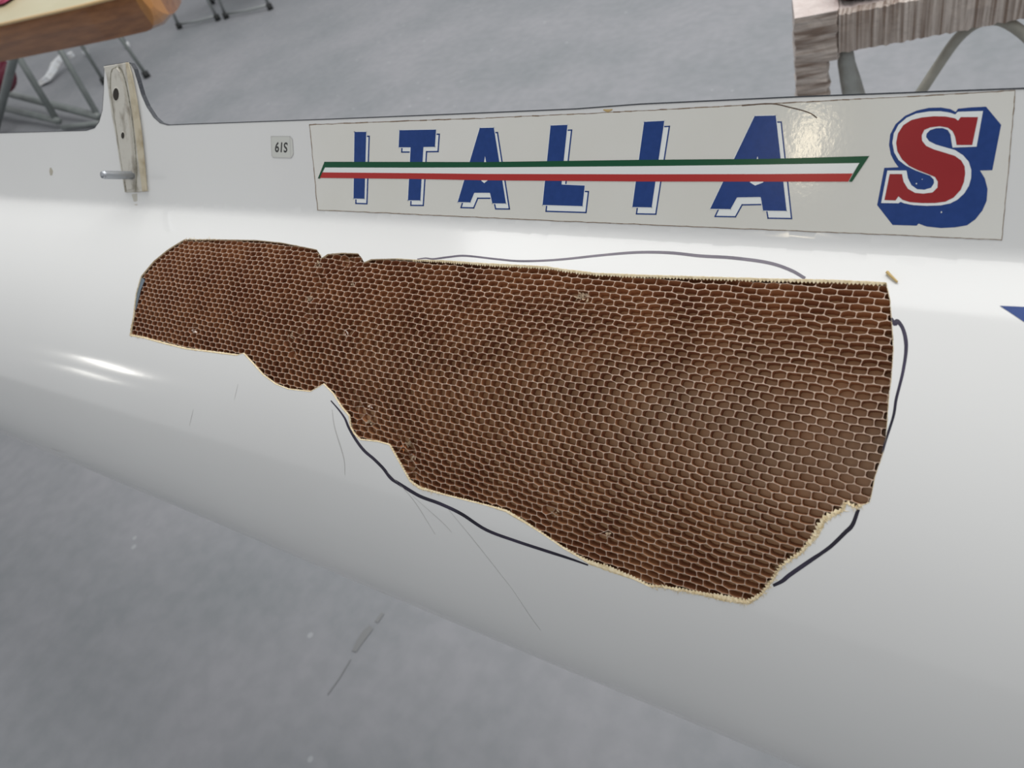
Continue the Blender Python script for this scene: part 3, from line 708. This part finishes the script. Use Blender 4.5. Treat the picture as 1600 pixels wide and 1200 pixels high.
tube('leg', [A0, A0 + (at(33, 96, .36) - A0) * 1.9], .019, M_GREY, tr, seg=8)
tube('leg', [B0, B0 + (at(96, 82, .36) - B0) * 1.9], .016, M_GREY, tr, seg=8)
C0 = at(-8, 205, .02); tube('leg', [C0, C0 + (at(20, 96, .42) - C0) * 1.7], .022, M_GREY, tr, seg=8)
S1, S2 = at(-20, 138, .12), at(154, 182, .04)
tube('stretcher', [S1 + (S1 - S2) * .3, S2], .021, M_GREY, tr, seg=8)
tube('stretcher', [at(-20, 163, .07), at(92, 189, .04)], .019, M_GREY, tr, seg=8)
tube('stretcher', [at(97, 199, .02), at(157, 192, .02)], .014, M_GREY, tr, seg=8)
# maroon hull resting on it
hp = at(17, 116, .30); q2 = [hp + dW * k + np.array([0, 0, .0]) for k in np.linspace(.14, 1.8, 10)]
V, Fc = tube_data(q2, .10, 20, sq=1.0)
V = np.array(V)
mh = mesh('maroon_hull', V + np.array([0, 0, .0]), Fc, M_MAROON, smooth=True, label='glossy maroon hull end lying behind the grey trestle at the left edge', category='boat')
# white bracket hanging / lying
M_WPL = mat('white_plastic', (.80, .83, .86), .3, noise=(30, (.66, .66, .64), .4, .7))
wq = [at(96, 84, .10), at(84, 96, .08), at(79, 108, .06), at(72, 118, .05), at(60, 127, .03)]
V, Fc = [], []; wid = [.055, .045, .028, .040, .035]
for i, p in enumerate(wq):
    t = wq[min(i + 1, 4)] - wq[max(i - 1, 0)]; t /= np.linalg.norm(t); q = np.cross(t, [0, 0, 1.]); q /= np.linalg.norm(q); uu = np.cross(q, t)
    for a, b in ((-1, 0), (-.6, 1), (.6, 1), (1, 0)): V.append(p + q * a * wid[i] + uu * b * .025)
    V[-1] = V[-1] - uu * .004
for i in range(4):
    for k in range(4): k2 = (k + 1) % 4; Fc.append((i * 4 + k, i * 4 + k2, (i + 1) * 4 + k2, (i + 1) * 4 + k))
Fc += [(3, 2, 1, 0), (16, 17, 18, 19)]
V = np.array(V); V[:, 2] -= V[:, 2].min()
mesh('bracket', V, Fc, M_WPL, smooth=False, label='white moulded bracket lying on the floor between the trestle legs', category='bracket')
capd = [(113, 89, 'small white plastic cap on the floor just right of the white bracket')]
for x, y, lb in capd:
    c = at(x, y, 0); V, Fc = tube_data([c, c + np.array([0, 0, .03]), c + np.array([0, 0, .034])], .022, 12); V = np.array(V); V[24:] = c + (V[24:] - c) * np.array([.8, .8, 1])
    mesh('bottle_cap', V, Fc, M_WPL, smooth=False, label=lb, category='cap')

# ------------------------------------------------------------------ chairs at the top edge and behind the wooden boat
M_CH = mat('chair_steel', (.36, .38, .38), .35, metal=.5)
M_SEAT = mat('grey_seat', (.20, .22, .24), .55)
def chair(feet, label, loops=((0, 1), (2, 3)), hgt_=.44, mt=M_CH, rad=.010, backcap=None):
    F4 = [np.array(f) for f in feet]; c = sum(F4) / 4; c[2] = 0
    t = thing('stacking_chair', tuple(c), label=label, category='chair', group='steel-legged chairs in the background')
    tops = [c + (f - c) * .82 + np.array([0, 0, hgt_]) for f in F4]
    for fi, (f, tp) in enumerate(zip(F4, tops)):
        leg = tube('leg', [f, tp], rad, mt, t, seg=8)
        V, Fc = tube_data([f - np.array([0, 0, .012]), f + (tp - f) * .055], rad * 1.9, 8); mesh('foot_cap', V, Fc, (backcap or M_BLK) if fi > 1 else M_BLK, leg, smooth=True)
    for a, b in loops:
        A = F4[a] + (tops[a] - F4[a]) * .04; B = F4[b] + (tops[b] - F4[b]) * .04
        tube('foot_bar', [A, A * .5 + B * .5 - np.array([0, 0, .008]), B], rad * .9, mt, t, seg=8)
    o = [tops[0], tops[1], tops[3], tops[2]]; ctr_ = sum(o) / 4; V = []
    for dz, k in ((0, .97), (.012, 1.05), (.03, 1.02)):
        V += [ctr_ + (p - ctr_) * k + np.array([0, 0, dz]) for p in o]
    Fc = [(3, 2, 1, 0), (8, 9, 10, 11)] + [(r_ * 4 + i, r_ * 4 + (i + 1) % 4, r_ * 4 + 4 + (i + 1) % 4, r_ * 4 + 4 + i) for r_ in range(2) for i in range(4)]
    mesh('seat', V, Fc, M_SEAT, t)
    a, b = tops[2], tops[3]; A2, B2 = a + np.array([0, 0, .38]) + (a - c) * np.array([.15, .15, 0]), b + np.array([0, 0, .38]) + (b - c) * np.array([.15, .15, 0])
    tube('back_post', [a, A2], rad, mt, t, seg=8); tube('back_post', [b, B2], rad, mt, t, seg=8)
    mid_ = (A2 + B2) / 2; th = np.cross(B2 - A2, [0, 0, 1.]); th /= np.linalg.norm(th)
    V = [p + th * k * .01 + np.array([0, 0, z]) for k in (-1, 1) for p, z in ((A2, -.18), (B2, -.18), (B2, .02), (A2, .02))]
    mesh('backrest', V, [(0, 1, 2, 3), (7, 6, 5, 4), (0, 4, 5, 1), (1, 5, 6, 2), (2, 6, 7, 3), (3, 7, 4, 0)], M_SEAT, t)
def quad_feet(p0, p1, depth):
    a, b = at(*p0, .012), at(*p1, .012); q = np.cross(b - a, [0, 0, 1.]); q /= np.linalg.norm(q)
    if q.dot(a - CAM) < 0: q = -q
    return [a, b, a + q * depth, b + q * depth]
chair(quad_feet((280, 42), (340, 29), .40), 'grey chair at the top edge, just right of the wooden boat tip')
chair(quad_feet((353, 26), (422, 12), .40), 'grey chair at the top edge with a pale foot bar, further from the wooden boat')
chair([at(163, 128, .012), at(229, 118, .012), at(135, 84, .012), at(199, 72, .012)], 'slim grey chair with black front feet and white rear feet behind the bolt plate', loops=(), mt=M_GREY, rad=.011, backcap=M_WPL)

# ------------------------------------------------------------------ padded boat stand, upper right
M_WRAP = mat('film_wrapped_padding', (.25, .18, .14), .32, noise=(10, (.66, .58, .52), .36, .62, (22, 1.4, .6)), bump=(60, .5, .01))
M_WRAPP = mat('film_wrapped_post', (.25, .18, .14), .32, noise=(10, (.66, .58, .52), .36, .62, (1.4, 1.4, 16)), bump=(60, .5, .01))
M_WRAPT = mat('film_top', (.50, .42, .39), .35, noise=(18, (.62, .55, .52), .3, .7), bump=(50, .6, .01))
M_TUBE = mat('dirty_tube', (.33, .32, .27), .5, noise=(25, (.50, .49, .43), .3, .7))
M_FILM = mat('milky_film', (.46, .48, .46), .25, noise=(25, (.28, .28, .25), .3, .7), bump=(40, .6, .01))
hB = .66
Pa = at(1318, 82, hB); rb = ray(1600, 30); Pb = c2w(rb * ((HCAM - hB) / rb.dot(g)))
ex = Pb - Pa; ex /= np.linalg.norm(ex); ey = np.cross([0, 0, 1.], ex)
if ey.dot(Pa - CAM) < 0: ey = -ey
st = thing('boat_stand', tuple(np.array([Pa[0], Pa[1], 0])), label='boat stand with padded top bar wrapped in brown film, upper right', category='stand')
dep_ = .085; hh = .058
def wrapbar(name, p0, ax, up_, dp, L, hgt_, dpt, m, par, nst, amp, mt=None, cap=True, **props):
    V = []; Fc = []; mi = []
    for i in range(nst + 1):
        j = [random.gauss(0, amp) for _ in range(8)]
        c = p0 + ax * (L * i / nst)
        prof = [(0 + j[0], 0 + j[1]), (j[2] - .001, .5 * hgt_), (0 + j[3], .92 * hgt_ + j[4]), (.10 * dpt, hgt_ + j[5]), (.9 * dpt, hgt_ + j[6]), (dpt, .9 * hgt_), (dpt, .1 * hgt_), (.9 * dpt, j[7])]
        for (a, b) in prof: V.append(c + dp * a + up_ * b)
    for i in range(nst):
        for k in range(8): k2 = (k + 1) % 8; Fc.append((i * 8 + k, i * 8 + k2, (i + 1) * 8 + k2, (i + 1) * 8 + k)); mi.append(1 if k in (3,) and mt else 0)
    Fc += [tuple(range(7, -1, -1)), tuple(nst * 8 + k for k in range(8))]; mi += [1, 0]
    return mesh(name, V, Fc, [m, mt or m], par, mi=mi, **props)
Z1 = np.array([0, 0, 1.])
wrapbar('top_bar', Pa - ex * .006, ex, Z1, ey, .564, hh, dep_, M_WRAP, st, 130, .0008, M_WRAPT, label='padded crossbar bound in creased film')
pw_ = .060
wrapbar('corner_wrap', Pa - ex * .064 + Z1 * (hh + .003), -Z1, ex, ey, hh + .012, pw_, dep_ * .97, M_WRAPP, st, 12, .0010, M_WRAPT)
# post at the left end
pw = .062
wrapbar('post', Pa - ex * .064 - Z1 * .006, -Z1, ex, ey, hB - .008, .045, dep_ * .8, M_WRAPP, st, 120, .0010, None, label='wrapped corner post')
tube('leg', [Pa + ex * .004 + ey * .03, Pa + ex * .006 + ey * .03 - Z1 * .03, Pa + ex * .012 + ey * .03 - Z1 * .06, Pa + ex * .020 + ey * .03 - Z1 * .10, Pa + ex * .06 + ey * .03 - Z1 * (hB - .01)], .010, M_FILM, st, seg=8, r2=.020, label='leg covered in milky film')
arc = [at(1440, 165, hB - .10), at(1468, 122, hB - .075), at(1500, 77, hB - .035), at(1530, 52, hB - .012), at(1560, 45, hB - .008), at(1590, 55, hB - .012), at(1625, 85, hB - .04), at(1655, 130, hB - .10)]
arc = [p + ey * .03 for p in arc]
arc = [np.array([arc[0][0], arc[0][1], 0.01]) - ex * .10] + curve_pts(arc, 5) + [np.array([arc[-1][0], arc[-1][1], 0.01]) + ex * .10]
tube('bent_tube', arc, .0075, M_TUBE, st, seg=10, label='bent steel tube under the bar')
wrapbar('post', Pa + ex * .50 + Z1 * hh * .5, -Z1, ex, ey, hB + hh * .5, pw * .6, dep_ * .7, M_WRAP, st, 30, .001)
# red bag on the bar
rp = at(1362, 4, hB + hh)
V = []; Fc = []; ns, nr = 14, 10
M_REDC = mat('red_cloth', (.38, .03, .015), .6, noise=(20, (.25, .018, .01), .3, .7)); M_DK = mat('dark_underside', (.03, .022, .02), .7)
rp = rp + ey * .045 + Z1 * .0205; mi = []
for i in range(nr + 1):
    ph = math.pi * i / nr
    for k in range(ns):
        th = 2 * math.pi * k / ns; rx = .045 * abs(math.sin(ph)) ** .35
        V.append(rp + ex * rx * math.copysign(abs(math.cos(th)) ** .45, math.cos(th)) + ey * rx * .9 * math.copysign(abs(math.sin(th)) ** .45, math.sin(th)) + Z1 * .020 * math.copysign(abs(math.cos(ph)) ** .7, math.cos(ph)))
for i in range(nr):
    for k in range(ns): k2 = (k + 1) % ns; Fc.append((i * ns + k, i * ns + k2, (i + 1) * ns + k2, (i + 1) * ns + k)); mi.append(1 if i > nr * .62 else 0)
mesh('pad', V, Fc, [M_REDC, M_DK], mi=mi, smooth=True, label='small red pad with dark underside on top of the wrapped boat stand', category='pad')

for o in bpy.data.objects:
    if '_o' in o: del o['_o']
